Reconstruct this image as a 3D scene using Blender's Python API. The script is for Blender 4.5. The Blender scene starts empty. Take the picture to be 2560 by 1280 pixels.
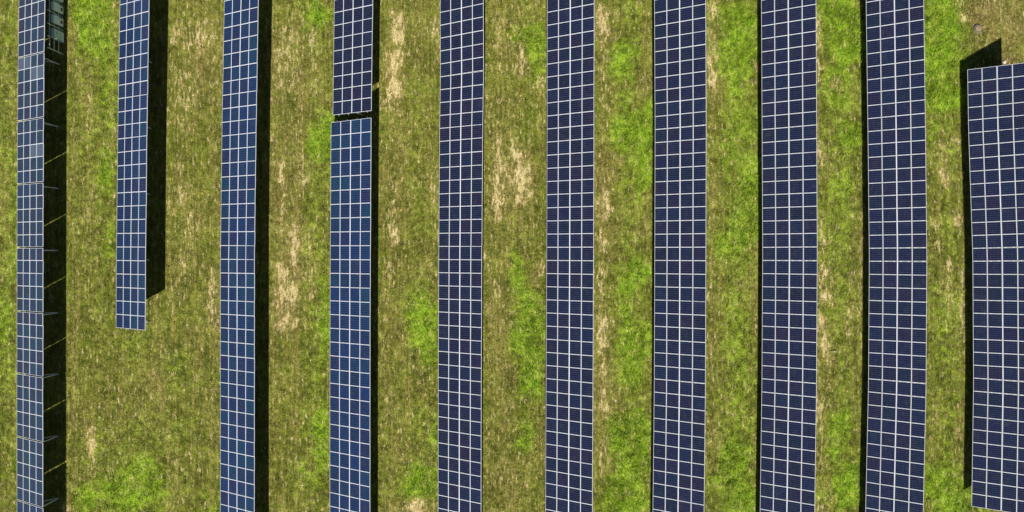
import bpy, bmesh, math, random
import numpy as np
from mathutils import Vector, Matrix

R = math.radians
random.seed(7)
RNG = np.random.default_rng(7)

# ---------------------------------------------------------------- camera, sky, sun, exposure
H = 51.7                      # flying height in metres
F = 1707.0                    # focal length in photograph pixels (24 mm on a 36 mm wide sensor)
PX = H / F                    # metres of ground per photograph pixel
scene = bpy.context.scene
col = scene.collection

cam = bpy.data.cameras.new("camera")
cam.sensor_width = 36.0
cam.lens = 36.0 * F / 2560.0
cam.clip_start = 0.5
cam.clip_end = 6000.0
cam_ob = bpy.data.objects.new("camera", cam)
cam_ob.location = (0, 0, H)
cam_ob.rotation_euler = (0, 0, 0)
col.objects.link(cam_ob)
scene.camera = cam_ob

SUN_EL, SUN_AZ = R(45.0), R(-90.0)          # light comes from the bottom edge of the picture (-y)
sun_dir = Vector((math.cos(SUN_EL) * math.cos(SUN_AZ), math.cos(SUN_EL) * math.sin(SUN_AZ), math.sin(SUN_EL)))
world = bpy.data.worlds.new("World")
scene.world = world
world.use_nodes = True
wn = world.node_tree
wn.nodes.clear()
sky = wn.nodes.new("ShaderNodeTexSky")
sky.sky_type = 'NISHITA'
sky.sun_disc = False
sky.sun_elevation = SUN_EL
sky.sun_rotation = math.pi / 2 - SUN_AZ
sky.dust_density = 0.3
sky.air_density = 0.6
bg = wn.nodes.new("ShaderNodeBackground")
bg.inputs['Strength'].default_value = 0.05
wo = wn.nodes.new("ShaderNodeOutputWorld")
wn.links.new(sky.outputs[0], bg.inputs[0])
wn.links.new(bg.outputs[0], wo.inputs[0])

sun = bpy.data.lights.new("sun", 'SUN')
sun.energy = 5.0
sun.angle = R(0.5)
sun.color = (1.0, 0.95, 0.86)
sun_ob = bpy.data.objects.new("sun", sun)
sun_ob.rotation_euler = (-sun_dir).to_track_quat('-Z', 'Y').to_euler()
sun_ob.location = (0, -60, 60)
col.objects.link(sun_ob)

scene.view_settings.view_transform = 'Standard'
scene.view_settings.look = 'None'
scene.view_settings.gamma = 1.0
scene.view_settings.exposure = 0.4


# ---------------------------------------------------------------- helpers
def tag(o, label=None, cat=None, group=None, kind=None):
    if label: o["label"] = label
    if cat: o["category"] = cat
    if group: o["group"] = group
    if kind: o["kind"] = kind
    return o


def empty(name, loc, rz=0.0):
    o = bpy.data.objects.new(name, None)
    o.empty_display_size = 0.3
    o.location = loc
    o.rotation_euler = (0, 0, rz)
    col.objects.link(o)
    return o


def link(name, me, parent=None, loc=(0, 0, 0), rot=(0, 0, 0), scale=(1, 1, 1)):
    o = bpy.data.objects.new(name, me)
    o.location, o.rotation_euler, o.scale = loc, rot, scale
    o.parent = parent
    col.objects.link(o)
    return o


class MB:
    """collects boxes, bars and tubes into ONE mesh"""
    def __init__(self):
        self.bm = bmesh.new()

    def box(self, lo, hi, mat=0, m=None):
        x0, y0, z0 = lo
        x1, y1, z1 = hi
        vs = [self.bm.verts.new(v) for v in ((x0, y0, z0), (x1, y0, z0), (x1, y1, z0), (x0, y1, z0),
                                             (x0, y0, z1), (x1, y0, z1), (x1, y1, z1), (x0, y1, z1))]
        if m:
            for v in vs: v.co = m @ v.co
        for f in ((0, 3, 2, 1), (4, 5, 6, 7), (0, 1, 5, 4), (1, 2, 6, 5), (2, 3, 7, 6), (3, 0, 4, 7)):
            self.bm.faces.new([vs[i] for i in f]).material_index = mat

    def bar(self, a, b, w, h, mat=0):
        """rectangular bar from a to b; w sideways, h upright"""
        a, b = Vector(a), Vector(b)
        d = b - a
        ln = d.length
        up = Vector((0, 0, 1)) if abs(d.normalized().z) < 0.95 else Vector((0, 1, 0))
        x = d.normalized()
        y = up.cross(x).normalized()
        z = x.cross(y)
        m = Matrix((x, y, z)).transposed().to_4x4()
        m.translation = a
        self.box((0, -w / 2, -h / 2), (ln, w / 2, h / 2), mat, m)

    def tube(self, a, b, r, n=10, mat=0, r2=None):
        a, b = Vector(a), Vector(b)
        q = (b - a).to_track_quat('Z', 'Y')
        r2 = r if r2 is None else r2
        lo, hi = [], []
        for k in range(n):
            t = 2 * math.pi * k / n
            p = Vector((math.cos(t), math.sin(t), 0))
            lo.append(self.bm.verts.new(a + q @ (p * r)))
            hi.append(self.bm.verts.new(b + q @ (p * r2)))
        for k in range(n):
            self.bm.faces.new((lo[k], lo[(k + 1) % n], hi[(k + 1) % n], hi[k])).material_index = mat
        self.bm.faces.new(lo[::-1]).material_index = mat
        self.bm.faces.new(hi).material_index = mat

    def mesh(self, name, *mats):
        me = bpy.data.meshes.new(name)
        self.bm.normal_update()
        self.bm.to_mesh(me)
        self.bm.free()
        for m in mats: me.materials.append(m)
        return me


# ---------------------------------------------------------------- materials
def new_mat(name):
    m = bpy.data.materials.new(name)
    m.use_nodes = True
    nt = m.node_tree
    return m, nt, nt.nodes["Principled BSDF"]


class NT:
    """short hands for building node trees"""
    def __init__(self, nt): self.nt = nt

    def n(self, t, **kw):
        o = self.nt.nodes.new(t)
        for k, v in kw.items(): setattr(o, k, v)
        return o

    def put(self, sock, v):
        if hasattr(v, "is_linked") or hasattr(v, "links"): self.nt.links.new(v, sock)
        else: sock.default_value = v

    def math(self, op, a, b=0.0, c=None, clamp=False):
        o = self.n("ShaderNodeMath", operation=op, use_clamp=clamp)
        self.put(o.inputs[0], a)
        self.put(o.inputs[1], b)
        if c is not None: self.put(o.inputs[2], c)
        return o.outputs[0]

    def smooth(self, v, lo, hi):
        o = self.n("ShaderNodeMapRange", interpolation_type='SMOOTHSTEP')
        self.put(o.inputs[0], v)
        o.inputs[1].default_value, o.inputs[2].default_value = lo, hi
        return o.outputs[0]

    def lin(self, v, lo, hi, a, b):
        o = self.n("ShaderNodeMapRange")
        self.put(o.inputs[0], v)
        for i, x in enumerate((lo, hi, a, b)): o.inputs[i + 1].default_value = x
        return o.outputs[0]

    def mix(self, f, a, b, mode='MIX'):
        o = self.n("ShaderNodeMix", data_type='RGBA', blend_type=mode)
        self.put(o.inputs[0], f)
        for s, v in ((o.inputs[6], a), (o.inputs[7], b)):
            if isinstance(v, tuple): s.default_value = (*v, 1)
            else: self.nt.links.new(v, s)
        return o.outputs[2]

    def noise(self, vec, scale, detail=2.0, rough=0.5, sx=1.0, sy=1.0, off=0.0):
        m = self.n("ShaderNodeMapping")
        m.inputs['Scale'].default_value = (sx, sy, 1)
        m.inputs['Location'].default_value = (off, off * 1.7, off * 0.6)
        self.nt.links.new(vec, m.inputs[0])
        o = self.n("ShaderNodeTexNoise")
        o.inputs['Scale'].default_value = scale
        o.inputs['Detail'].default_value = detail
        o.inputs['Roughness'].default_value = rough
        self.nt.links.new(m.outputs[0], o.inputs['Vector'])
        return o.outputs[0]


def simple(name, c, rough=0.5, metal=0.0, var=0.15, scale=6.0):
    m, nt, p = new_mat(name)
    k = NT(nt)
    tc = k.n("ShaderNodeTexCoord")
    nz = k.noise(tc.outputs['Object'], scale, 4, 0.6)
    p.inputs['Base Color'].default_value = (*c, 1)
    out = k.mix(nz, tuple(x * (1 - var) for x in c), tuple(min(1, x * (1 + var)) for x in c))
    nt.links.new(out, p.inputs['Base Color'])
    nt.links.new(k.lin(nz, 0, 1, rough - 0.08, rough + 0.08), p.inputs['Roughness'])
    p.inputs['Metallic'].default_value = metal
    return m


M_FRAME = simple("anodised_aluminium_frame", (0.76, 0.79, 0.86), 0.42, 0.0, 0.05, 2.0)
M_STEEL = simple("galvanised_steel", (0.34, 0.37, 0.38), 0.45, 0.5, 0.2, 9.0)
M_POST = simple("pale_galvanised_posts", (0.62, 0.68, 0.68), 0.5, 0.0, 0.15, 9.0)
M_BACK = simple("panel_backsheet", (0.55, 0.56, 0.58), 0.6)
M_CASE = simple("pale_inverter_casing", (0.84, 0.93, 0.93), 0.45, 0.0, 0.06)
M_WHITE = simple("white_inverter_base", (0.86, 0.86, 0.87), 0.45, 0.0, 0.06)
M_DARK = simple("dark_display", (0.06, 0.055, 0.07), 0.25)
M_BOX = simple("teal_grey_cabinet_paint", (0.50, 0.66, 0.65), 0.45, 0.0, 0.12)
M_BLUE = simple("blue_emblem_paint", (0.12, 0.25, 0.5), 0.5)
M_CABLE = simple("green_cable_sheath", (0.10, 0.25, 0.21), 0.5)
M_STUMP = simple("weathered_wood", (0.13, 0.115, 0.095), 0.9, 0, 0.4, 12)
M_STUMP_TOP = simple("pale_cut_wood", (0.30, 0.22, 0.12), 0.9, 0, 0.35, 14)
M_STAKE = simple("bleached_wood", (0.5, 0.46, 0.38), 0.8, 0, 0.25, 9)
M_STONE = simple("pale_stone", (0.6, 0.56, 0.5), 0.85, 0, 0.3, 9)


def cell_material(name, cols, line, sheen=0.0):
    """polycrystalline cells behind glass: 10 x 6 cells, bus bars, a tint of its own for every panel"""
    m, nt, p = new_mat(name)
    k = NT(nt)
    uv = k.n("ShaderNodeUVMap").outputs[0]
    sep = k.n("ShaderNodeSeparateXYZ")
    nt.links.new(uv, sep.inputs[0])
    oi = k.n("ShaderNodeObjectInfo")

    def lines(v, n, w):
        fr = k.math('FRACT', k.math('MULTIPLY', v, n))
        d = k.math('ABSOLUTE', k.math('SUBTRACT', fr, 0.5))
        return k.math('GREATER_THAN', d, 0.5 - w)
    lx = lines(sep.outputs[0], 10.0, 0.04)
    ly = lines(sep.outputs[1], 6.0, 0.04)
    bus = lines(sep.outputs[1], 18.0, 0.05)
    # tint of the panel and of each cell
    r = oi.outputs['Random']
    ramp = k.n("ShaderNodeValToRGB")
    el = ramp.color_ramp.elements
    el[0].position, el[0].color = 0.0, (*cols[0], 1)
    el[1].position, el[1].color = 1.0, (*cols[-1], 1)
    for i, c in enumerate(cols[1:-1]):
        e = el.new((i + 1) / (len(cols) - 1))
        e.color = (*c, 1)
    nt.links.new(r, ramp.inputs[0])
    fl = k.n("ShaderNodeVectorMath", operation='FLOOR')
    sc = k.n("ShaderNodeVectorMath", operation='MULTIPLY')
    sc.inputs[1].default_value = (10, 6, 1)
    nt.links.new(uv, sc.inputs[0])
    nt.links.new(sc.outputs[0], fl.inputs[0])
    ad = k.n("ShaderNodeVectorMath", operation='ADD')
    nt.links.new(fl.outputs[0], ad.inputs[0])
    cb = k.n("ShaderNodeCombineXYZ")
    k.put(cb.inputs[2], k.math('MULTIPLY', r, 97.0))
    nt.links.new(cb.outputs[0], ad.inputs[1])
    wn_ = k.n("ShaderNodeTexWhiteNoise", noise_dimensions='3D')
    nt.links.new(ad.outputs[0], wn_.inputs[0])
    tc = k.n("ShaderNodeTexCoord")
    geo = k.n("ShaderNodeNewGeometry")
    nz = k.noise(geo.outputs['Position'], 1.1, 2)
    cell = k.mix(k.lin(wn_.outputs[0], 0, 1, 0, 0.35), ramp.outputs[0], (0.005, 0.006, 0.030))
    cell = k.mix(k.lin(nz, 0.3, 0.7, 0.0, 0.25), cell, cols[1])
    c1 = k.mix(k.math('MULTIPLY', bus, 0.16), cell, line)
    c2 = k.mix(k.math('MULTIPLY', lx, 0.42), c1, line)
    c3 = k.mix(k.math('MULTIPLY', ly, 0.62), c2, line)
    soil = k.noise(geo.outputs['Position'], 2.6, 5, 0.75, off=8.0)
    c3 = k.mix(k.lin(soil, 0.5, 0.8, 0.0, 0.16), c3, (0.16, 0.15, 0.13))
    if sheen:
        c3 = k.mix(sheen, c3, (0.20, 0.26, 0.36))  # pale sky reflection mixed into the cell colour
    nt.links.new(c3, p.inputs['Base Color'])
    dust = k.noise(geo.outputs['Position'], 0.8, 4, 0.6, off=3.0)
    nt.links.new(k.lin(dust, 0.3, 0.75, 0.10, 0.24), p.inputs['Roughness'])
    p.inputs['IOR'].default_value = 1.5
    p.inputs['Specular IOR Level'].default_value = 0.22      # anti-reflection coated glass
    return m


LINE = (0.14, 0.175, 0.28)
M_CELL_DARK = cell_material("dark_blue_cells", [(0.003, 0.0045, 0.022), (0.003, 0.011, 0.040), (0.011, 0.006, 0.027), (0.002, 0.009, 0.025), (0.005, 0.007, 0.038), (0.003, 0.005, 0.018)], LINE)
M_CELL_BLUE = cell_material("bright_blue_cells", [(0.003, 0.018, 0.072), (0.002, 0.030, 0.092), (0.010, 0.014, 0.068), (0.001, 0.038, 0.088), (0.005, 0.015, 0.058), (0.002, 0.024, 0.105)], LINE)
M_CELL_PALE = cell_material("painted_sheen_blue_cells", [(0.012, 0.026, 0.080), (0.010, 0.034, 0.086), (0.016, 0.024, 0.08)], LINE, 0.30)  # blue cells with a sky reflection painted in

# ---------------------------------------------------------------- the ground: one grass sheet out to the horizon
GX0, GX1, GY0, GY1 = -44.0, 44.0, -24.0, 24.0


def vnoise(x, y, sx, sy, seed):
    """smooth value noise, cell size sx by sy metres"""
    g = np.random.default_rng(seed).random((256, 256))
    u, v = x / sx + 1000, y / sy + 1000
    iu, iv = np.floor(u).astype(int), np.floor(v).astype(int)
    fu, fv = u - iu, v - iv
    fu, fv = fu * fu * (3 - 2 * fu), fv * fv * (3 - 2 * fv)
    a, b = g[iu % 256, iv % 256], g[(iu + 1) % 256, iv % 256]
    c, d = g[iu % 256, (iv + 1) % 256], g[(iu + 1) % 256, (iv + 1) % 256]
    return (a * (1 - fu) + b * fu) * (1 - fv) + (c * (1 - fu) + d * fu) * fv


def fbm(x, y, sx, sy, seed, n=4):
    t, w, s = 0, 0, 1.0
    for i in range(n):
        t = t + s * vnoise(x, y, sx / 2 ** i, sy / 2 ** i, seed + i)
        w += s
        s *= 0.55
    return t / w


# lush patches, as ellipses on the ground (photograph pixels: cx, cy, rx, ry, strength)
GREEN = [(1575, 600, 45, 900, .30), (1840, 600, 55, 900, .36), (2095, 500, 50, 900, .32), (2365, 700, 40, 900, .28), (1310, 640, 40, 700, .16), (240, 300, 50, 500, .22), (20, 640, 40, 800, .28), (320, 1150, 160, 160, .22), (790, 640, 30, 800, .25), (1050, 800, 40, 600, .18),
         (235, 50, 55, 90, .75), (262, 110, 38, 80, .6), (278, 240, 24, 120, .42), (270, 420, 26, 60, .6), (280, 600, 18, 60, .45),
         (785, 40, 38, 40, .7), (812, 350, 34, 62, 1.0), (800, 300, 25, 30, .6), (808, 800, 22, 120, .55), (803, 1090, 24, 90, .6), (770, 1190, 40, 50, .35),
         (1058, 800, 38, 80, .72), (1075, 870, 30, 60, .7), (1055, 1210, 48, 48, 1.0), (1085, 1090, 20, 70, .4),
         (1295, 85, 30, 25, .6), (1338, 105, 28, 50, .7), (1345, 175, 22, 40, .5), (1292, 690, 22, 60, .65), (1330, 830, 40, 100, .9), (1310, 760, 30, 40, .6), (1325, 950, 32, 50, .8),
         (1315, 1090, 22, 50, .6), (1300, 1130, 25, 30, .35),
         (1570, 120, 35, 40, .65), (1556, 165, 42, 55, .6), (1590, 330, 55, 60, 1.0), (1607, 420, 26, 60, .75), (1560, 250, 35, 30, .4), (1600, 480, 20, 30, .5), (1590, 680, 28, 40, .75), (1570, 720, 26, 50, .55),
         (1565, 800, 20, 40, .55), (1585, 870, 44, 55, .95), (1578, 940, 30, 40, .75), (1575, 1090, 46, 60, 1.0), (1560, 1060, 30, 30, .8), (1590, 1150, 40, 60, .95), (1560, 1240, 50, 60, 1.0),
         (1835, 50, 60, 50, .95), (1862, 40, 40, 40, .6), (1840, 130, 55, 60, .85), (1830, 190, 30, 60, .6), (1865, 300, 38, 60, .6), (1820, 340, 30, 40, .6), (1840, 400, 35, 40, .6), (1872, 470, 34, 80, .95), (1868, 560, 40, 60, 1.0), (1830, 620, 40, 35, .7), (1880, 650, 15, 60, .4),
         (1830, 1140, 44, 50, 1.0), (1828, 1200, 40, 50, .9), (1850, 1260, 45, 40, .75), (1845, 990, 20, 30, .4),
         (2095, 50, 55, 70, .95), (2110, 110, 52, 60, .85), (2075, 190, 35, 40, .45), (2095, 220, 45, 60, .7), (2125, 330, 30, 35, .95), (2100, 470, 40, 50, .5), (2090, 600, 20, 30, .35), (2100, 1060, 32, 50, .6), (2090, 1130, 26, 40, .5), (2120, 1220, 36, 60, .9), (2060, 1245, 24, 25, .6),
         (2360, 40, 58, 70, 1.0), (2350, 130, 55, 70, .95), (2330, 220, 35, 50, .85), (2370, 240, 40, 40, .7), (2330, 330, 18, 40, .5), (2352, 1200, 40, 45, .85), (2390, 1235, 45, 40, .9), (2400, 1275, 60, 18, .9),
         (25, 660, 26, 120, .4), (15, 800, 30, 70, .5), (20, 370, 20, 60, .25), (30, 1160, 25, 60, .4), (20, 930, 22, 60, .3),
         (370, 1200, 50, 60, .6), (300, 1240, 60, 50, .65), (215, 1255, 34, 40, .7), (350, 1080, 40, 60, .25), (330, 860, 50, 30, .3), (450, 930, 60, 60, .2), (545, 1270, 60, 30, .3), (700, 1000, 30, 120, .12), (960, 1000, 30, 150, .1)]
# worn strips: x, y0, y1, half width, strength
BARE = [(702, 395, 600, 6, .75), (735, 555, 830, 8, .9), (702, 650, 835, 9, 1.0), (716, 660, 820, 14, .55), (775, 560, 760, 12, .35), (762, 380, 480, 16, .3), (690, 110, 160, 10, .6), (720, 60, 240, 30, .35), (785, 60, 240, 12, .35),
        (992, 15, 120, 12, .7), (985, 120, 260, 14, .95), (1003, 20, 180, 8, .55), (990, 250, 300, 8, .5), (967, 240, 290, 8, .45), (983, 430, 580, 10, .5), (985, 540, 620, 7, .7), (975, 640, 760, 12, .3), (1085, 40, 110, 8, .45), (1080, 430, 520, 10, .4), (972, 960, 1040, 6, .45), (1000, 1000, 1120, 4, .3),
        (1306, 110, 190, 6, .8), (1300, 370, 520, 13, 1.0), (1285, 340, 470, 16, .5), (1244, 330, 560, 11, .7), (1260, 380, 520, 8, .5), (1328, 400, 500, 7, .75), (1355, 190, 215, 5, .7), (1243, 690, 760, 8, .4), (1240, 840, 920, 6, .3), (1353, 660, 690, 7, .5), (1262, 40, 200, 30, .25),
        (1505, 5, 100, 14, .7), (1516, 20, 110, 7, .75), (1510, 110, 260, 10, .35), (1515, 430, 560, 7, .8), (1502, 490, 560, 9, .55), (1527, 500, 545, 5, .5), (1515, 590, 640, 12, .55), (1500, 560, 630, 5, .6), (1500, 640, 760, 10, .35), (1506, 780, 900, 14, .65), (1508, 900, 1040, 9, .6), (1513, 1000, 1060, 6, .7), (1505, 1080, 1240, 10, .4),
        (1780, 0, 110, 10, .55), (1775, 60, 240, 12, .5), (1783, 170, 240, 6, .6), (1776, 640, 760, 8, .3), (1775, 830, 960, 8, .35), (1855, 695, 715, 4, .8), (1772, 1090, 1110, 10, .5), (1890, 780, 830, 4, .8),
        (2047, 20, 220, 6, .55), (2050, 340, 420, 8, .45), (2055, 520, 700, 12, .3), (2062, 660, 770, 14, .6), (2055, 780, 880, 11, .7), (2066, 850, 915, 12, .75), (2119, 740, 850, 7, .6), (2122, 670, 720, 10, .45), (2050, 940, 1180, 10, .4), (2055, 1250, 1280, 14, .5), (2093, 195, 225, 7, .7), (2150, 640, 800, 4, .5),
        (2358, 350, 470, 8, .5), (2395, 330, 400, 5, .55), (2365, 430, 480, 7, .55), (2396, 540, 565, 9, .95), (2335, 540, 565, 9, .6), (2374, 640, 780, 7, .5), (2404, 660, 860, 6, .45), (2395, 1070, 1092, 5, .9), (2340, 560, 640, 8, .3),
        (226, 1060, 1100, 4, 1.0), (223, 1078, 1096, 6, .9), (229, 1096, 1120, 4, .9), (224, 1120, 1132, 4, .9), (229, 1136, 1152, 4, .8), (229, 1172, 1192, 4, .9), (225, 1060, 1200, 9, .35),
        (168, 1245, 1290, 7, .9), (222, 200, 330, 8, .35), (470, 200, 280, 14, .5), (455, 160, 330, 24, .3), (450, 400, 520, 5, .65), (462, 430, 520, 6, .45), (475, 500, 640, 16, .3), (450, 640, 760, 14, .3), (530, 660, 820, 10, .6), (545, 760, 830, 5, .7), (455, 640, 670, 10, .5), (217, 470, 620, 10, .2), (505, 40, 140, 40, .35), (450, 60, 120, 30, .4), (515, 50, 100, 30, .3), (475, 100, 130, 14, .45), (530, 960, 1010, 6, .4),
        (1043, 1252, 1290, 12, 1.0), (1030, 1250, 1290, 28, .55), (1060, 1245, 1275, 18, .35), (777, 730, 745, 8, .9), (2411, 35, 52, 10, .9), (2402, 0, 18, 9, .7), (1895, 160, 178, 4, .8), (2083, 200, 225, 8, .4)]
# dry, brownish stands
DRY = [(2475, 55, 80, 60, .6), (2455, 30, 50, 45, 1.0), (2480, 85, 40, 30, .7), (2540, 60, 50, 90, .6), (2520, 140, 30, 25, .8), (2450, 50, 30, 30, .8), (505, 180, 60, 120, .45), (460, 300, 40, 120, .3), (720, 500, 60, 300, .4), (690, 160, 50, 130, .5), (760, 170, 60, 90, .4),
       (1000, 400, 50, 400, .28), (1250, 250, 50, 200, .3), (1270, 450, 60, 120, .6), (1255, 850, 40, 300, .4), (1510, 500, 40, 200, .6), (1500, 950, 35, 300, .55), (1530, 560, 45, 80, .45), (1600, 210, 35, 50, .5), (1785, 120, 22, 160, .6), (1790, 800, 40, 200, .4), (1795, 480, 30, 120, .45), (1785, 1120, 30, 120, .4),
       (1545, 220, 30, 30, .4), (1250, 1200, 50, 90, .4), (1345, 700, 20, 80, .55), (1350, 1120, 20, 80, .45), (1350, 230, 40, 40, .35), (2070, 420, 30, 80, .4), (2070, 900, 45, 160, .45), (2125, 800, 30, 150, .3), (2090, 215, 26, 20, .6), (2125, 235, 22, 30, .5), (2060, 1240, 30, 40, .5), (2140, 540, 14, 120, .4),
       (2370, 480, 50, 160, .25), (380, 960, 45, 50, .5), (420, 860, 40, 30, .25), (290, 1030, 40, 40, .3), (330, 1020, 50, 60, .25), (480, 830, 40, 40, .25), (1035, 1262, 50, 28, .7), (180, 1060, 20, 30, .35), (178, 1220, 20, 30, .4), (540, 1060, 20, 60, .35), (180, 60, 16, 120, .55), (215, 540, 40, 200, .3), (970, 860, 40, 200, .3), (1000, 1180, 40, 80, .3), (700, 930, 50, 120, .25), (1610, 560, 25, 60, .3), (1560, 540, 50, 90, .35)]


def fields(X, Y):
    """lush, dry and worn share of the ground at world points"""
    px, py = X / PX + 1280, 640 - Y / PX
    wx = px + (fbm(X, Y, 1.3, 1.3, 11) - .5) * 44
    wy = py + (fbm(X, Y, 1.3, 1.9, 21) - .5) * 60
    g = np.zeros_like(X)
    for cx, cy, rx, ry, s in GREEN:
        g = np.maximum(g, s * np.exp(-(((wx - cx) / rx) ** 2 + ((wy - cy) / ry) ** 2) ** 1.3 * .75))
    d = np.zeros_like(X)
    for cx, cy, rx, ry, s in DRY:
        d = np.maximum(d, s * np.exp(-(((wx - cx) / rx) ** 2 + ((wy - cy) / ry) ** 2) * .9))
    b = np.zeros_like(X)
    bx = px + (fbm(X, Y, .4, .9, 31) - .5) * 24
    for x, y0, y1, w, s in BARE:
        t = np.clip((py - y0) / 14, 0, 1) * np.clip((y1 - py) / 14, 0, 1)
        if y1 - y0 < 40: t = np.clip((py - y0 + 6) / 8, 0, 1) * np.clip((y1 + 6 - py) / 8, 0, 1)
        b = np.maximum(b, s * t * np.exp(-((bx - x) / w) ** 2))
    b *= np.clip(fbm(X, Y, .30, .75, 41, 3) * 2.5 - .42, 0, 1.25)
    b = np.minimum(b, .72)
    for x, y0, y1, w, s in BARE:                         # thin straw either side of every worn strip
        t = np.clip((py - y0 + 25) / 40, 0, 1) * np.clip((y1 + 25 - py) / 40, 0, 1)
        d = np.maximum(d, .75 * s * t * np.exp(-((bx - x) / (w * 1.6 + 8)) ** 2))
    far = np.clip((np.maximum(np.abs(X) - 40, np.abs(Y) - 21)) / 6, 0, 1)
    g = np.maximum(g, far * .55 * np.clip(fbm(X, Y, 4, 9, 51) * 2.6 - 1.0, 0, 1))
    d = np.maximum(d, .32 * np.clip(fbm(X, Y, 1.6, 9, 61) * 3 - 1.3, 0, 1))
    return np.clip(g, 0, 1), np.clip(d, 0, 1), np.clip(b, 0, 1)


def sheet(name, xs, ys, zf=None):
    nx, ny = len(xs), len(ys)
    X, Y = np.meshgrid(xs, ys)
    X, Y = X.ravel(), Y.ravel()
    co = np.zeros((nx * ny, 3), np.float32)
    co[:, 0], co[:, 1] = X, Y
    if zf is not None: co[:, 2] = zf(X, Y)
    i = np.arange((nx - 1) * (ny - 1))
    a = (i // (nx - 1)) * nx + i % (nx - 1)
    loops = np.stack([a, a + 1, a + nx + 1, a + nx], 1).ravel()
    me = bpy.data.meshes.new(name)
    me.vertices.add(len(co))
    me.vertices.foreach_set("co", co.ravel())
    me.loops.add(len(loops))
    me.loops.foreach_set("vertex_index", loops.astype(np.int32))
    me.polygons.add(len(i))
    me.polygons.foreach_set("loop_start", (np.arange(len(i)) * 4).astype(np.int32))
    me.update(calc_edges=True)
    for nm, v in zip(("lush", "dry", "worn"), fields(X, Y)):
        at = me.attributes.new(nm, 'FLOAT', 'POINT')
        at.data.foreach_set("value", v.astype(np.float32))
    return me


def grass_colour(k, where, per_tuft):
    """base colour of the sward from the lush / dry / worn fields and finer noise"""
    kind = 'INSTANCER' if per_tuft else 'GEOMETRY'
    at = {n: k.n("ShaderNodeAttribute", attribute_name=n, attribute_type=kind).outputs['Fac'] for n in ("lush", "dry", "worn")}
    fine = k.noise(where, 7.0, 4, 0.75)
    mid = k.noise(where, 1.9, 5, 0.7, off=5)
    streak = k.noise(where, 1.0, 5, 0.7, sx=3.2, sy=0.14, off=9)
    mow = k.noise(where, 1.0, 3, 0.6, sx=6.0, sy=0.22, off=17)
    big = k.noise(where, 0.17, 4, 0.6, off=14)
    speck = k.noise(where, 3.6, 5, 0.8, sx=1.6, sy=0.75, off=31)
    tussock_shade = k.noise(where, 4.3, 4, 0.75, off=43)
    base = k.mix(k.smooth(mid, .34, .66), (0.106, 0.140, 0.014), (0.218, 0.236, 0.036))
    base = k.mix(k.math('MULTIPLY', k.smooth(big, .44, .64), .6), base, (0.140, 0.190, 0.015))
    base = k.mix(k.math('MULTIPLY', k.smooth(streak, .50, .66), .7), base, (0.290, 0.262, 0.070))
    base = k.mix(k.math('MULTIPLY', k.smooth(mow, .51, .66), .6), base, (0.300, 0.258, 0.072))
    base = k.mix(k.math('MULTIPLY', k.smooth(mow, .48, .33), .5), base, (0.096, 0.110, 0.013))
    jig = k.math('MULTIPLY', k.math('SUBTRACT', k.math('ADD', fine, mid), 1.0), 0.75)
    lush = k.smooth(k.math('ADD', at['lush'], k.math('MULTIPLY', jig, 1.5)), .10, .60)
    lushc = k.mix(k.smooth(mid, .32, .68), (0.145, 0.265, 0.012), (0.325, 0.480, 0.034))
    c = k.mix(k.math('MULTIPLY', lush, 0.92), base, lushc)
    dry = k.smooth(k.math('ADD', at['dry'], jig), .05, .95)
    dryc = k.mix(k.smooth(fine, .3, .7), (0.150, 0.116, 0.034), (0.355, 0.282, 0.104))
    c = k.mix(k.math('MULTIPLY', dry, 0.8), c, dryc)
    # straw flecks everywhere, thick where the sward is dry, and dark specks painting shade between the tussocks
    amt = k.math('SUBTRACT', k.math('ADD', k.math('MULTIPLY', at['dry'], .85), k.math('MULTIPLY', k.smooth(streak, .44, .66), .45)), k.math('MULTIPLY', at['lush'], .5))
    amt = k.math('ADD', amt, 0.24, clamp=True)
    fleck = k.math('MULTIPLY', k.smooth(speck, .535, .66), amt)
    c = k.mix(fleck, c, (0.62, 0.50, 0.235))
    c = k.mix(k.math('MULTIPLY', k.smooth(tussock_shade, .47, .36), .45), c, (0.064, 0.080, 0.008))
    blot = k.noise(where, 0.55, 4, 0.65, off=57)
    c = k.mix(1.0, c, k.mix(k.smooth(blot, .32, .68), (0.78, 0.76, 0.74), (1.16, 1.17, 1.16)), 'MULTIPLY')
    rut = k.noise(where, 2.4, 4, 0.75, sx=2.6, sy=0.7, off=71)
    worn = k.smooth(k.math('ADD', k.math('MULTIPLY', at['worn'], 1.15), k.math('MULTIPLY', k.math('SUBTRACT', rut, 0.5), 4.6)), .20, .85)
    wornc = k.mix(k.smooth(fine, .3, .7), (0.42, 0.335, 0.135), (0.78, 0.645, 0.35))
    if not per_tuft:
        c = k.mix(worn, c, wornc)
    else:
        c = k.mix(k.math('MULTIPLY', worn, 0.75), c, (0.58, 0.475, 0.205))
    return c, fine, mid, worn


M_GROUND, nt, p = new_mat("meadow_ground")
k = NT(nt)
geo = k.n("ShaderNodeNewGeometry")
gc, gfine, gmid, gworn = grass_colour(k, geo.outputs['Position'], False)
vf = k.noise(geo.outputs['Position'], 13.0, 3, 0.7, off=21)
gc = k.mix(1.0, gc, k.mix(k.smooth(vf, .25, .75), (0.62, 0.62, 0.62), (1.25, 1.25, 1.25)), 'MULTIPLY')
nt.links.new(gc, p.inputs['Base Color'])
p.inputs['Roughness'].default_value = 0.95
p.inputs['Specular IOR Level'].default_value = 0.1
bp = k.n("ShaderNodeBump")
bp.inputs['Strength'].default_value = 0.7
bp.inputs['Distance'].default_value = 0.10
k.put(bp.inputs['Height'], k.math('ADD', k.math('MULTIPLY', vf, 0.6), k.math('MULTIPLY', gfine, 0.8)))
nt.links.new(bp.outputs[0], p.inputs['Normal'])


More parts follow.
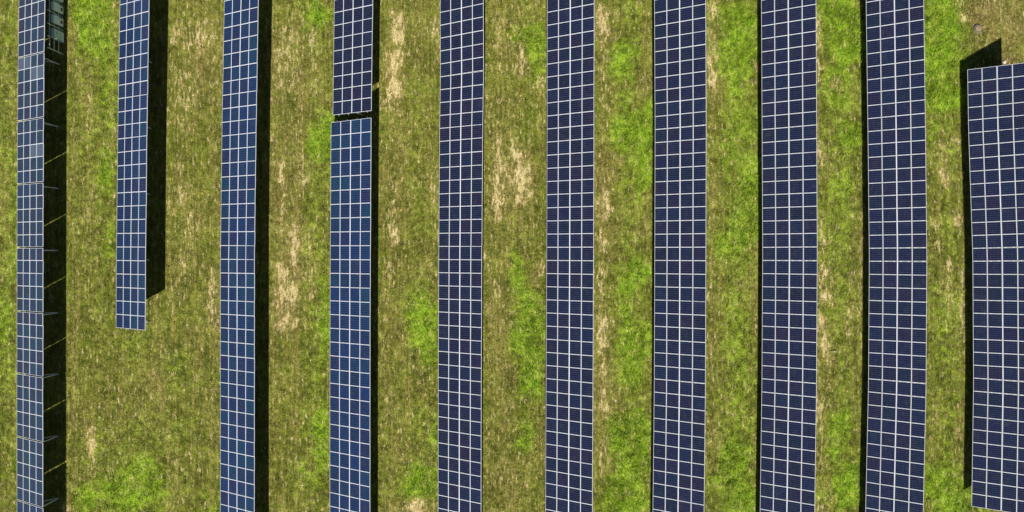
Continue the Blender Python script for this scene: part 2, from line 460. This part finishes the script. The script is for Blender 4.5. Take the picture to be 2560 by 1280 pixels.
def spaced(lo, hi, step, far):
    mid = np.arange(lo, hi + 1e-6, step)
    ext = [1.0, 3, 8, 20, 60, 180, 600, far]
    return np.concatenate([[lo - e for e in ext[::-1]], mid, [hi + e for e in ext]])


ground = link("grass_ground", sheet("grass_ground", spaced(GX0, GX1, .14, 2500), spaced(GY0, GY1, .14, 2500)))
ground.data.materials.append(M_GROUND)
tag(ground, kind="structure")

# grass blades standing on it: tufts scattered with geometry nodes (nobody could count them)
M_BLADE, nt, p = new_mat("grass_blades")
k = NT(nt)
geo = k.n("ShaderNodeNewGeometry")
gc, *_ = grass_colour(k, geo.outputs['Position'], True)
oi = k.n("ShaderNodeObjectInfo")
gc = k.mix(1.0, gc, k.mix(oi.outputs['Random'], (0.7, 0.7, 0.7), (1.65, 1.6, 1.45)), 'MULTIPLY')
nt.links.new(gc, p.inputs['Base Color'])
p.inputs['Roughness'].default_value = 0.6
p.inputs['Specular IOR Level'].default_value = 0.25
tl = nt.nodes.new("ShaderNodeBsdfTranslucent")          # thin leaves let light through
nt.links.new(gc, tl.inputs[0])
ms = nt.nodes.new("ShaderNodeMixShader")
ms.inputs[0].default_value = 0.4
nt.links.new(p.outputs[0], ms.inputs[1])
nt.links.new(tl.outputs[0], ms.inputs[2])
nt.links.new(ms.outputs[0], nt.nodes["Material Output"].inputs[0])


def tuft_mesh(name, n, hgt, lean, spread, seed):
    rr = random.Random(seed)
    bm = bmesh.new()
    for _ in range(n):
        a, b = rr.uniform(0, 6.283), rr.uniform(0, 6.283)
        x, y = rr.gauss(0, spread), rr.gauss(0, spread)
        h = hgt * rr.uniform(.5, 1.15)
        w = rr.uniform(.006, .012)
        dx, dy = math.cos(a), math.sin(a)
        ln = lean * rr.uniform(.4, 1.3) * h
        tx, ty = -math.sin(b) * w, math.cos(b) * w
        p0, p1 = bm.verts.new((x - tx, y - ty, 0)), bm.verts.new((x + tx, y + ty, 0))
        q0 = bm.verts.new((x + dx * ln * .4 - tx * .8, y + dy * ln * .4 - ty * .8, h * .65))
        q1 = bm.verts.new((x + dx * ln * .4 + tx * .8, y + dy * ln * .4 + ty * .8, h * .65))
        t = bm.verts.new((x + dx * ln, y + dy * ln, h))
        bm.faces.new((p0, p1, q1, q0))
        bm.faces.new((q0, q1, t))
    me = bpy.data.meshes.new(name)
    bm.to_mesh(me)
    bm.free()
    me.materials.append(M_BLADE)
    return me


GRASS_DENSITY = 20.0
emit = sheet("grass", np.arange(GX0, GX1, .3), np.arange(GY0, GY1, .3))
emit.materials.append(M_BLADE)
grass = link("grass", emit)
tag(grass, "short mown grass with worn and lush patches between the panel rows", "grass", kind="stuff")
ng = bpy.data.node_groups.new("grass_scatter", "GeometryNodeTree")
ng.interface.new_socket("Geometry", in_out='INPUT', socket_type='NodeSocketGeometry')
ng.interface.new_socket("Geometry", in_out='OUTPUT', socket_type='NodeSocketGeometry')
gi, go = ng.nodes.new("NodeGroupInput"), ng.nodes.new("NodeGroupOutput")
dist = ng.nodes.new("GeometryNodeDistributePointsOnFaces")
at = ng.nodes.new("GeometryNodeInputNamedAttribute")
at.data_type = 'FLOAT'
at.inputs[0].default_value = "worn"
mr = ng.nodes.new("ShaderNodeMapRange")
for i, v in enumerate((0.15, 0.6, GRASS_DENSITY, GRASS_DENSITY * .12)): mr.inputs[i + 1].default_value = v
ng.links.new(at.outputs[0], mr.inputs[0])
ng.links.new(mr.outputs[0], dist.inputs['Density'])
inst = ng.nodes.new("GeometryNodeInstanceOnPoints")
join = ng.nodes.new("GeometryNodeJoinGeometry")
for s in range(5):
    me = tuft_mesh(f"tuft_{s}", 13, .055 + .014 * s, 1.5, .07, 100 + s)
    bm = bmesh.new(); bm.from_mesh(me); bm.free()
    ob = bpy.data.objects.new("grass_tuft_source", me)      # never linked to the scene: only a source for the scatter
    oin = ng.nodes.new("GeometryNodeObjectInfo")
    oin.inputs[0].default_value = ob
    oin.inputs[1].default_value = True
    ng.links.new(oin.outputs['Geometry'], join.inputs[0])
ng.links.new(join.outputs[0], inst.inputs['Instance'])
inst.inputs['Pick Instance'].default_value = True
rot = ng.nodes.new("FunctionNodeRandomValue")
rot.data_type = 'FLOAT_VECTOR'
rot.inputs[0].default_value = (-.15, -.15, 0)
rot.inputs[1].default_value = (.15, .15, 6.283)
scl = ng.nodes.new("FunctionNodeRandomValue")
scl.data_type = 'FLOAT'
scl.inputs[2].default_value = 0.6
scl.inputs[3].default_value = 1.7
ng.links.new(gi.outputs[0], dist.inputs[0])
ng.links.new(dist.outputs[0], inst.inputs[0])
ng.links.new(rot.outputs[0], inst.inputs['Rotation'])
lu = ng.nodes.new("GeometryNodeInputNamedAttribute")
lu.data_type = 'FLOAT'
lu.inputs[0].default_value = "lush"
grow = ng.nodes.new("ShaderNodeMath")
grow.operation = 'MULTIPLY_ADD'
grow.inputs[1].default_value = 0.7
grow.inputs[2].default_value = 0.9
ng.links.new(lu.outputs[0], grow.inputs[0])
big_ = ng.nodes.new("ShaderNodeMath")
big_.operation = 'MULTIPLY'
ng.links.new(grow.outputs[0], big_.inputs[0])
ng.links.new(scl.outputs[1], big_.inputs[1])
ng.links.new(big_.outputs[0], inst.inputs['Scale'])
ng.links.new(inst.outputs[0], go.inputs[0])
gm = grass.modifiers.new("scatter", 'NODES')
gm.node_group = ng

# ---------------------------------------------------------------- solar panels
TH = R(28.5)                  # tilt of the panels
CT, ST = math.cos(TH), math.sin(TH)
Z0 = 0.93                     # height of the low edge
PA, PB = 0.93, 0.98           # a panel: across the slope, along the row


def panel_mesh(name, cells):
    b = MB()
    t, fw, g = 0.035, 0.019, 0.006
    x0, x1, y0, y1 = g, PA - g, g * .9, PB - g * .9
    b.box((x0, y0, -t), (x0 + fw, y1, 0), 0)
    b.box((x1 - fw, y0, -t), (x1, y1, 0), 0)
    b.box((x0 + fw, y0, -t), (x1 - fw, y0 + fw, 0), 0)
    b.box((x0 + fw, y1 - fw, -t), (x1 - fw, y1, 0), 0)
    bm = b.bm
    uv = bm.loops.layers.uv.new("UVMap")
    a0, a1, c0, c1 = x0 + fw, x1 - fw, y0 + fw, y1 - fw
    vs = [bm.verts.new(v) for v in ((a0, c0, -.005), (a1, c0, -.005), (a1, c1, -.005), (a0, c1, -.005))]
    f = bm.faces.new(vs)
    f.material_index = 1
    for lp, q in zip(f.loops, ((0, 0), (1, 0), (1, 1), (0, 1))): lp[uv].uv = q
    vs = [bm.verts.new(v) for v in ((a0, c0, -.012), (a0, c1, -.012), (a1, c1, -.012), (a1, c0, -.012))]
    bm.faces.new(vs).material_index = 2
    return b.mesh(name, M_FRAME, cells, M_BACK)


PANEL_DARK = panel_mesh("panel_dark", M_CELL_DARK)
PANEL_BLUE = panel_mesh("panel_blue", M_CELL_BLUE)
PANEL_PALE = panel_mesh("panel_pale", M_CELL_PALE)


def strip_mesh(name, L, clamps=True):
    """the rail pair and clamps that hold one crosswise strip of four panels; local x runs up the slope (already tilted by the object)"""
    b = MB()
    q = L / 4
    for yy in (0.22, 0.74):
        b.box((0.06, yy - .02, -.075), (L - .06, yy + .02, -.037), 0)
    for j in range(4 if clamps else 0):                  # clamps bridging the seam to the next strip
        for u in (.24, .76):
            x = (j + u) * q
            b.box((x - .035, -.022, -.03), (x + .035, .022, .006), 1)
    return b.mesh(name, M_STEEL, M_FRAME)


def interp(tbl, v):
    """piecewise linear with linear extrapolation"""
    for (a, fa), (b, fb) in zip(tbl, tbl[1:]):
        if v <= b or (b, fb) == tbl[-1]:
            return fa + (fb - fa) * (v - a) / (b - a)


def low_edge(px, py, z):
    s = (H - z) / F
    return Vector(((px - 1280) * s, (640 - py) * s, z))


def slope_length(xl, xr, z=Z0):
    w, rr = (xr - xl) / F * (H - z), (xr - 1280) / F
    return w / (CT + rr * ST)


def build_array(name, seams, left, L, mesh, first, last, label, group, pale=(), frames=5, end_gap=0.0, z0=Z0):
    """one free-standing array: seams = [(index, y)], left = [(y, x)] of the low edge in photograph pixels.
    thing > panel_strip > panel ; thing > purlin ; thing > support_frame > post, brace"""
    ys = [interp(seams, i) for i in range(first, last + 1)]
    pts = [low_edge(interp(left, y), y, z0) for y in ys]
    if end_gap:
        pts[0].y -= end_gap / 2
        pts[-1].y += end_gap / 2
    mid = (pts[0] + pts[-1]) / 2
    root = empty(name, (mid.x + L * CT / 2, mid.y, 0))
    tag(root, label, "solar array", group)
    o = Vector(root.location)
    q = L / 4
    sm, sm_end = strip_mesh("panel_strip", L), strip_mesh("panel_strip", L, False)
    rr = random.Random(hash(label) % 10000 if False else len(label) * 31 + first)
    for i in range(len(pts) - 1):
        a, b = pts[i], pts[i + 1]                        # a is nearer the top of the picture
        d = a - b
        yaw = math.atan2(-d.x, d.y)
        wob = R(rr.gauss(0, .10))
        st = link("panel_strip", sm_end if i == len(pts) - 2 else sm, root, b - o, (0, -TH + wob, yaw))
        st.rotation_mode = 'XYZ'
        for j in range(4):
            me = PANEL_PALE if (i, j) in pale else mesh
            gap = .016 * (1 if j >= 2 else -1) * .5
            link("panel", me, st, (j * q + gap, 0, rr.uniform(-.002, .002)),
                 (R(rr.gauss(0, .12)), R(rr.gauss(0, .12)), R(rr.gauss(0, .05))), (q / PA * .996, d.length / PB, 1))
    # four purlins along the row and a bright cover rail under the middle joint
    dirs = lambda u, dz: [p_ - o + Vector((u * CT, 0, u * ST)) + Vector((ST * dz, 0, -CT * dz)) for p_ in pts]
    for u in (.14, .39, .63, .88):
        b = MB()
        line = dirs(u * L, .105)
        ends = Vector((0, .10, 0))
        line = [line[0] + ends] + line[1:-1] + [line[-1] - ends]
        for p_, n_ in zip(line, line[1:]): b.bar(p_, n_, .06, .055)
        link("purlin", b.mesh("purlin", M_STEEL), root)
    b = MB()
    line = dirs(.5 * L, .0445)
    for p_, n_ in zip(line, line[1:]): b.bar(p_, n_, .05, .012)
    link("joint_cover", b.mesh("joint_cover", M_FRAME), root)
    # crosswise frames: sloping rafter, two posts, a brace
    n = len(pts) - 1
    at_ = [i for i in range(first, last + 1) if i % frames == 0 and (n > 5 or i < 5)]
    for i in at_:
        t = (i - first)
        t = min(max(t, .2), n - .25)
        e, fr = int(min(t, n - 1)), 0
        fr = t - e
        c = pts[e].lerp(pts[e + 1], fr) - o
        c.z = 0
        sup = empty("support_frame", c)
        sup.parent = root
        zz = lambda u: z0 + u * ST - .19
        bq = MB()
        bq.bar((.25 * CT, 0, zz(.25)), ((L - .25) * CT, 0, zz(L - .25)), .06, .10)
        raf = link("rafter", bq.mesh("rafter", M_STEEL), sup)
        uf, ub = .20 * L, (.80 if n == 5 else .60) * L
        for u in (uf, ub):
            bq = MB()
            bq.box((u * CT - .03, -.03, -.25), (u * CT + .03, .03, zz(u) - .045))
            link("post", bq.mesh("post", M_POST), sup)
        bq = MB()
        bq.bar((ub * CT - .02, .05, .06), ((ub - .38 * L) * CT, .05, zz(ub - .38 * L) - .06), .04, .04)
        link("brace", bq.mesh("brace", M_POST), sup)
    return root, pts


def col_row(*v): return list(v)


ROWG = "long rows of solar panels on the meadow"
# name, seams (index, y of the low edge), low edge (y, x), width reference (xl, xr), mesh, first, last, label
ROWS = [
    ([(-24, 12.5), (-15, 314), (-5, 651), (0, 819)], [(0, 300), (320, 294.5), (640, 291), (819, 290)], (291, 363.6), PANEL_BLUE, -27, 0,
     "short row of blue panels ending mid-field, second row from the left"),
    ([(-19, 3), (-10, 306), (0, 648), (9, 956), (18, 1260)], [(0, 560.7), (320, 555), (640, 551), (960, 550.7), (1280, 550.7)], (551, 636), PANEL_BLUE, -22, 24,
     "unbroken row of blue panels just right of the short row that ends mid-field"),
    ([(-9, 0), (0, 288)], [(0, 835.7), (288, 832)], (833.5, 929.8), PANEL_DARK, -12, 0,
     "dark navy row end above the bluer row, across the gap in the fourth row"),
    ([(0, 306), (1, 339.5), (10, 648.7), (19, 957.5), (28, 1265)], [(306, 827.5), (640, 825.5), (960, 824.5), (1280, 824.5)], (825.5, 925.8), PANEL_BLUE, 0, 34,
     "bright blue row starting just below the gap in the fourth row"),
    ([(-19, 31), (-10, 321), (0, 648.7), (10, 976), (19, 1270)], [(0, 1100.5), (200, 1101), (320, 1099), (640, 1096.7), (960, 1095.5), (1280, 1095)], (1096.7, 1204.5), PANEL_DARK, -22, 25,
     "navy row left of centre with a thin shadow on its right, fifth from the left"),
    ([(-19, 31), (-10, 322.5), (0, 651), (10, 979), (19, 1273)], [(0, 1368), (320, 1367.5), (640, 1366.5), (960, 1365), (1280, 1363.5)], (1366.5, 1484), PANEL_DARK, -22, 25,
     "navy row just right of centre with almost no shadow beside it"),
    ([(-19, 32.5), (-10, 324), (0, 651), (10, 980), (19, 1272.5)], [(0, 1636), (320, 1637.5), (640, 1636.7), (960, 1635.5), (1280, 1632)], (1636.7, 1765), PANEL_DARK, -22, 25,
     "navy row with a thin dark shadow on its left, fourth from the right"),
    ([(-19, 33), (-10, 324), (0, 651), (10, 979.5), (19, 1272.5)], [(0, 1903.3), (320, 1905), (640, 1906.5), (960, 1904.5), (1280, 1900)], (1906.5, 2043.5), PANEL_DARK, -22, 25,
     "navy row third from the right, between two lush green grass strips"),
    ([(-20, 6), (-10, 329), (0, 653), (10, 979.5), (19, 1269.5)], [(0, 2165), (320, 2169.5), (640, 2173), (960, 2171), (1280, 2163.7)], (2173, 2317.5), PANEL_DARK, -23, 25,
     "wide navy row second from the right, running the full height of the picture"),
    ([(-15, 174), (-10, 332.5), (0, 653), (10, 977.5), (19, 1266)], [(174, 2418.7), (320, 2421), (640, 2431.7), (960, 2433.7), (1266, 2429)], (2431.7, 2582.7), PANEL_DARK, -15, 19,
     "widest navy row at the right edge, with both of its ends showing"),
]
for (seams, left, (xl, xr), mesh, first, last, label), dz in zip(ROWS, (.25, .25, .15, .15, 0, 0, 0, 0, 0, 0)):
    build_array("solar_panel_row", seams, left, slope_length(xl, xr, Z0 + dz), mesh, first, last, label, ROWG, z0=Z0 + dz)

# leftmost row: separate tables of five strips with a gap between them
TAB_Y = [-13, 145, 303.7, 461, 619, 777.5, 933, 1091, 1249.5, 1407.5]
LEFT1 = [(0, 47.5), (160, 45), (320, 43.5), (640, 42.3), (960, 42), (1280, 42.3)]
TAB_LABEL = ["topmost solar table of the leftmost row, with inverters standing behind it",
             "solar table with four pale milky panels, second from the top in the leftmost row",  # the milky look is sky reflection painted into the cell colour
             "solar table with two slightly pale panels, third from the top in the leftmost row",
             "blue solar table of the leftmost row, fourth from the top",
             "solar table of the leftmost row, level with the short row's lower end",
             "solar table of the leftmost row, just below the short row's lower end",
             "blue solar table of the leftmost row, third from the bottom edge",
             "blue solar table of the leftmost row, last one shown whole at the bottom",
             "solar table of the leftmost row cut off by the bottom edge of the picture"]
PALE = {1: {(0, 0), (0, 1), (1, 2), (1, 3)}, 2: {(2, 2), (2, 3)}}  # strips and columns that get the painted sky reflection
L1 = slope_length(42.3, 106.8)
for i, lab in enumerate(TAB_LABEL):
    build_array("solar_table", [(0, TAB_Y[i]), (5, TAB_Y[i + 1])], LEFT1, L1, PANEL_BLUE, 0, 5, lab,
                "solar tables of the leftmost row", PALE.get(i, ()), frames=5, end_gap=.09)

# ---------------------------------------------------------------- inverters on a stand behind the topmost table
def gp(px, py, z=0.0):
    s = (H - z) / F
    return Vector(((px - 1280) * s, (640 - py) * s, z))


stand = empty("inverter_stand", gp(158, 62))
tag(stand, "galvanised post-and-rail stand behind the topmost table of the leftmost row", "equipment stand")
o = Vector(stand.location)
for y in (-15, 14, 45, 77, 107, 136):
    g_ = gp(158, y) - o
    b = MB()
    b.box((g_.x - .03, g_.y - .03, -.2), (g_.x + .03, g_.y + .03, 1.75))
    link("post", b.mesh("post", M_POST), stand)
ya, yb = gp(158, -20).y - o.y, gp(158, 136).y - o.y
for z in (.45, .95, 1.45):
    b = MB()
    b.bar((-.05, ya, z), (-.05, yb, z), .04, .05)
    link("rail", b.mesh("rail", M_POST), stand)
cable = MB()
for x, z in ((.06, .25), (.10, .38)):
    cable.tube((x, ya, z), (x, gp(158, 98).y - o.y, z), .018, 8)
link("cable", cable.mesh("cable", M_CABLE), stand)

INV_LABEL = ["pale inverter cut by the top edge, uppermost of the three behind the leftmost row",
             "pale inverter with dark display, middle of the three behind the leftmost row",
             "pale inverter with dark display, lowest of the three, just above the teal cabinet"]


def rounded(b, lo, hi, mat, r=.05, ax=0):
    """box with bevelled vertical edges"""
    n0 = len(b.bm.verts)
    b.box(lo, hi, mat)
    b.bm.verts.ensure_lookup_table()
    vs = b.bm.verts[n0:]
    es = {e for v in vs for e in v.link_edges}
    bmesh.ops.bevel(b.bm, geom=list(es), offset=r, segments=3, affect='EDGES', profile=.6)


for lab, y in zip(INV_LABEL, (1.5, 30.5, 61.5)):
    g_ = gp(158, y)
    iv = empty("inverter", (g_.x, g_.y, 0))
    tag(iv, lab, "inverter", "inverters behind the leftmost row")
    b = MB()
    rounded(b, (.035, -.30, .78), (.26, .30, 1.42), 0, .05)
    for q in range(5):
        b.box((.262, -.2 + q * .1 - .012, .86), (.272, -.2 + q * .1 + .012, 1.34), 0)
    link("casing", b.mesh("casing", M_CASE), iv)
    b = MB()
    rounded(b, (.035, -.28, .32), (.24, .28, .74), 0, .04)
    bx = link("connection_box", b.mesh("connection_box", M_WHITE), iv)
    b = MB()
    b.box((.238, -.13, .42), (.247, .13, .66))
    link("display", b.mesh("display", M_DARK), bx)

g_ = gp(158, 97)
cb = empty("cabinet", (g_.x, g_.y, 0))
tag(cb, "teal grey switch cabinet on the stand below the three inverters", "cabinet")
b = MB()
rounded(b, (.035, -.34, .28), (.25, .34, 1.42), 0, .02)
link("body", b.mesh("body", M_BOX), cb)
b = MB()
b.box((.248, -.30, .33), (.262, .30, 1.37), 0)
dr = link("door", b.mesh("door", M_BOX), cb)
b = MB()
b.tube((.262, .05, 1.12), (.266, .05, 1.12), .07, 16)
link("emblem", b.mesh("emblem", M_BLUE), dr)
b = MB()
b.box((.262, -.26, .80), (.29, -.235, .94))
link("handle", b.mesh("handle", M_STEEL), dr)

# ---------------------------------------------------------------- small things lying in the grass
st = empty("tree_stump", gp(2444, 72))
tag(st, "weathered round stump with a tan top in the grass beyond the rightmost row", "stump")
rr = random.Random(5)
bm = bmesh.new()
rings = []
for z, rad in ((-.1, .40), (.02, .36), (.09, .31), (.12, .28)):
    rings.append([bm.verts.new((math.cos(t) * rad * (1 + .10 * math.sin(3 * t + 1) + .05 * math.sin(7 * t)),
                                math.sin(t) * rad * (1 + .10 * math.sin(3 * t + 1) + .05 * math.sin(7 * t)), z)) for t in np.linspace(0, 2 * math.pi, 24, endpoint=False)])
for a, b_ in zip(rings, rings[1:]):
    for i in range(24): bm.faces.new((a[i], a[(i + 1) % 24], b_[(i + 1) % 24], b_[i]))
bm.faces.new(rings[-1])
me = bpy.data.meshes.new("bark"); bm.to_mesh(me); bm.free(); me.materials.append(M_STUMP)
link("bark", me, st)
bm = bmesh.new()
vs = [bm.verts.new((math.cos(t) * .21, math.sin(t) * .19 - .03, (.135 + .01 * math.sin(3 * t)))) for t in np.linspace(0, 2 * math.pi, 20, endpoint=False)]
vb = [bm.verts.new((v.co.x, v.co.y, .1)) for v in vs]
bm.faces.new(vs)
for i in range(20): bm.faces.new((vb[i], vb[(i + 1) % 20], vs[(i + 1) % 20], vs[i]))
me = bpy.data.meshes.new("cut_face"); bm.to_mesh(me); bm.free(); me.materials.append(M_STUMP_TOP)
link("cut_face", me, st)

b = MB()
b.bar((-.17, 0, .06), (.17, .01, .16), .05, .04)
sk = link("stake", b.mesh("stake", M_STAKE), None, gp(2083, 879))
tag(sk, "short pale stake lying on the grass between the third and second rows from the right", "stake")

bm = bmesh.new()
bmesh.ops.create_icosphere(bm, subdivisions=2, radius=.13)
for v in bm.verts:
    v.co *= 1 + rr.uniform(-.18, .18)
    v.co.z *= .6
me = bpy.data.meshes.new("stone"); bm.to_mesh(me); bm.free(); me.materials.append(M_STONE)
so = link("stone", me, None, gp(2510, 156) + Vector((0, 0, .05)))
tag(so, "pale stone in the grass at the top end of the rightmost row", "stone")
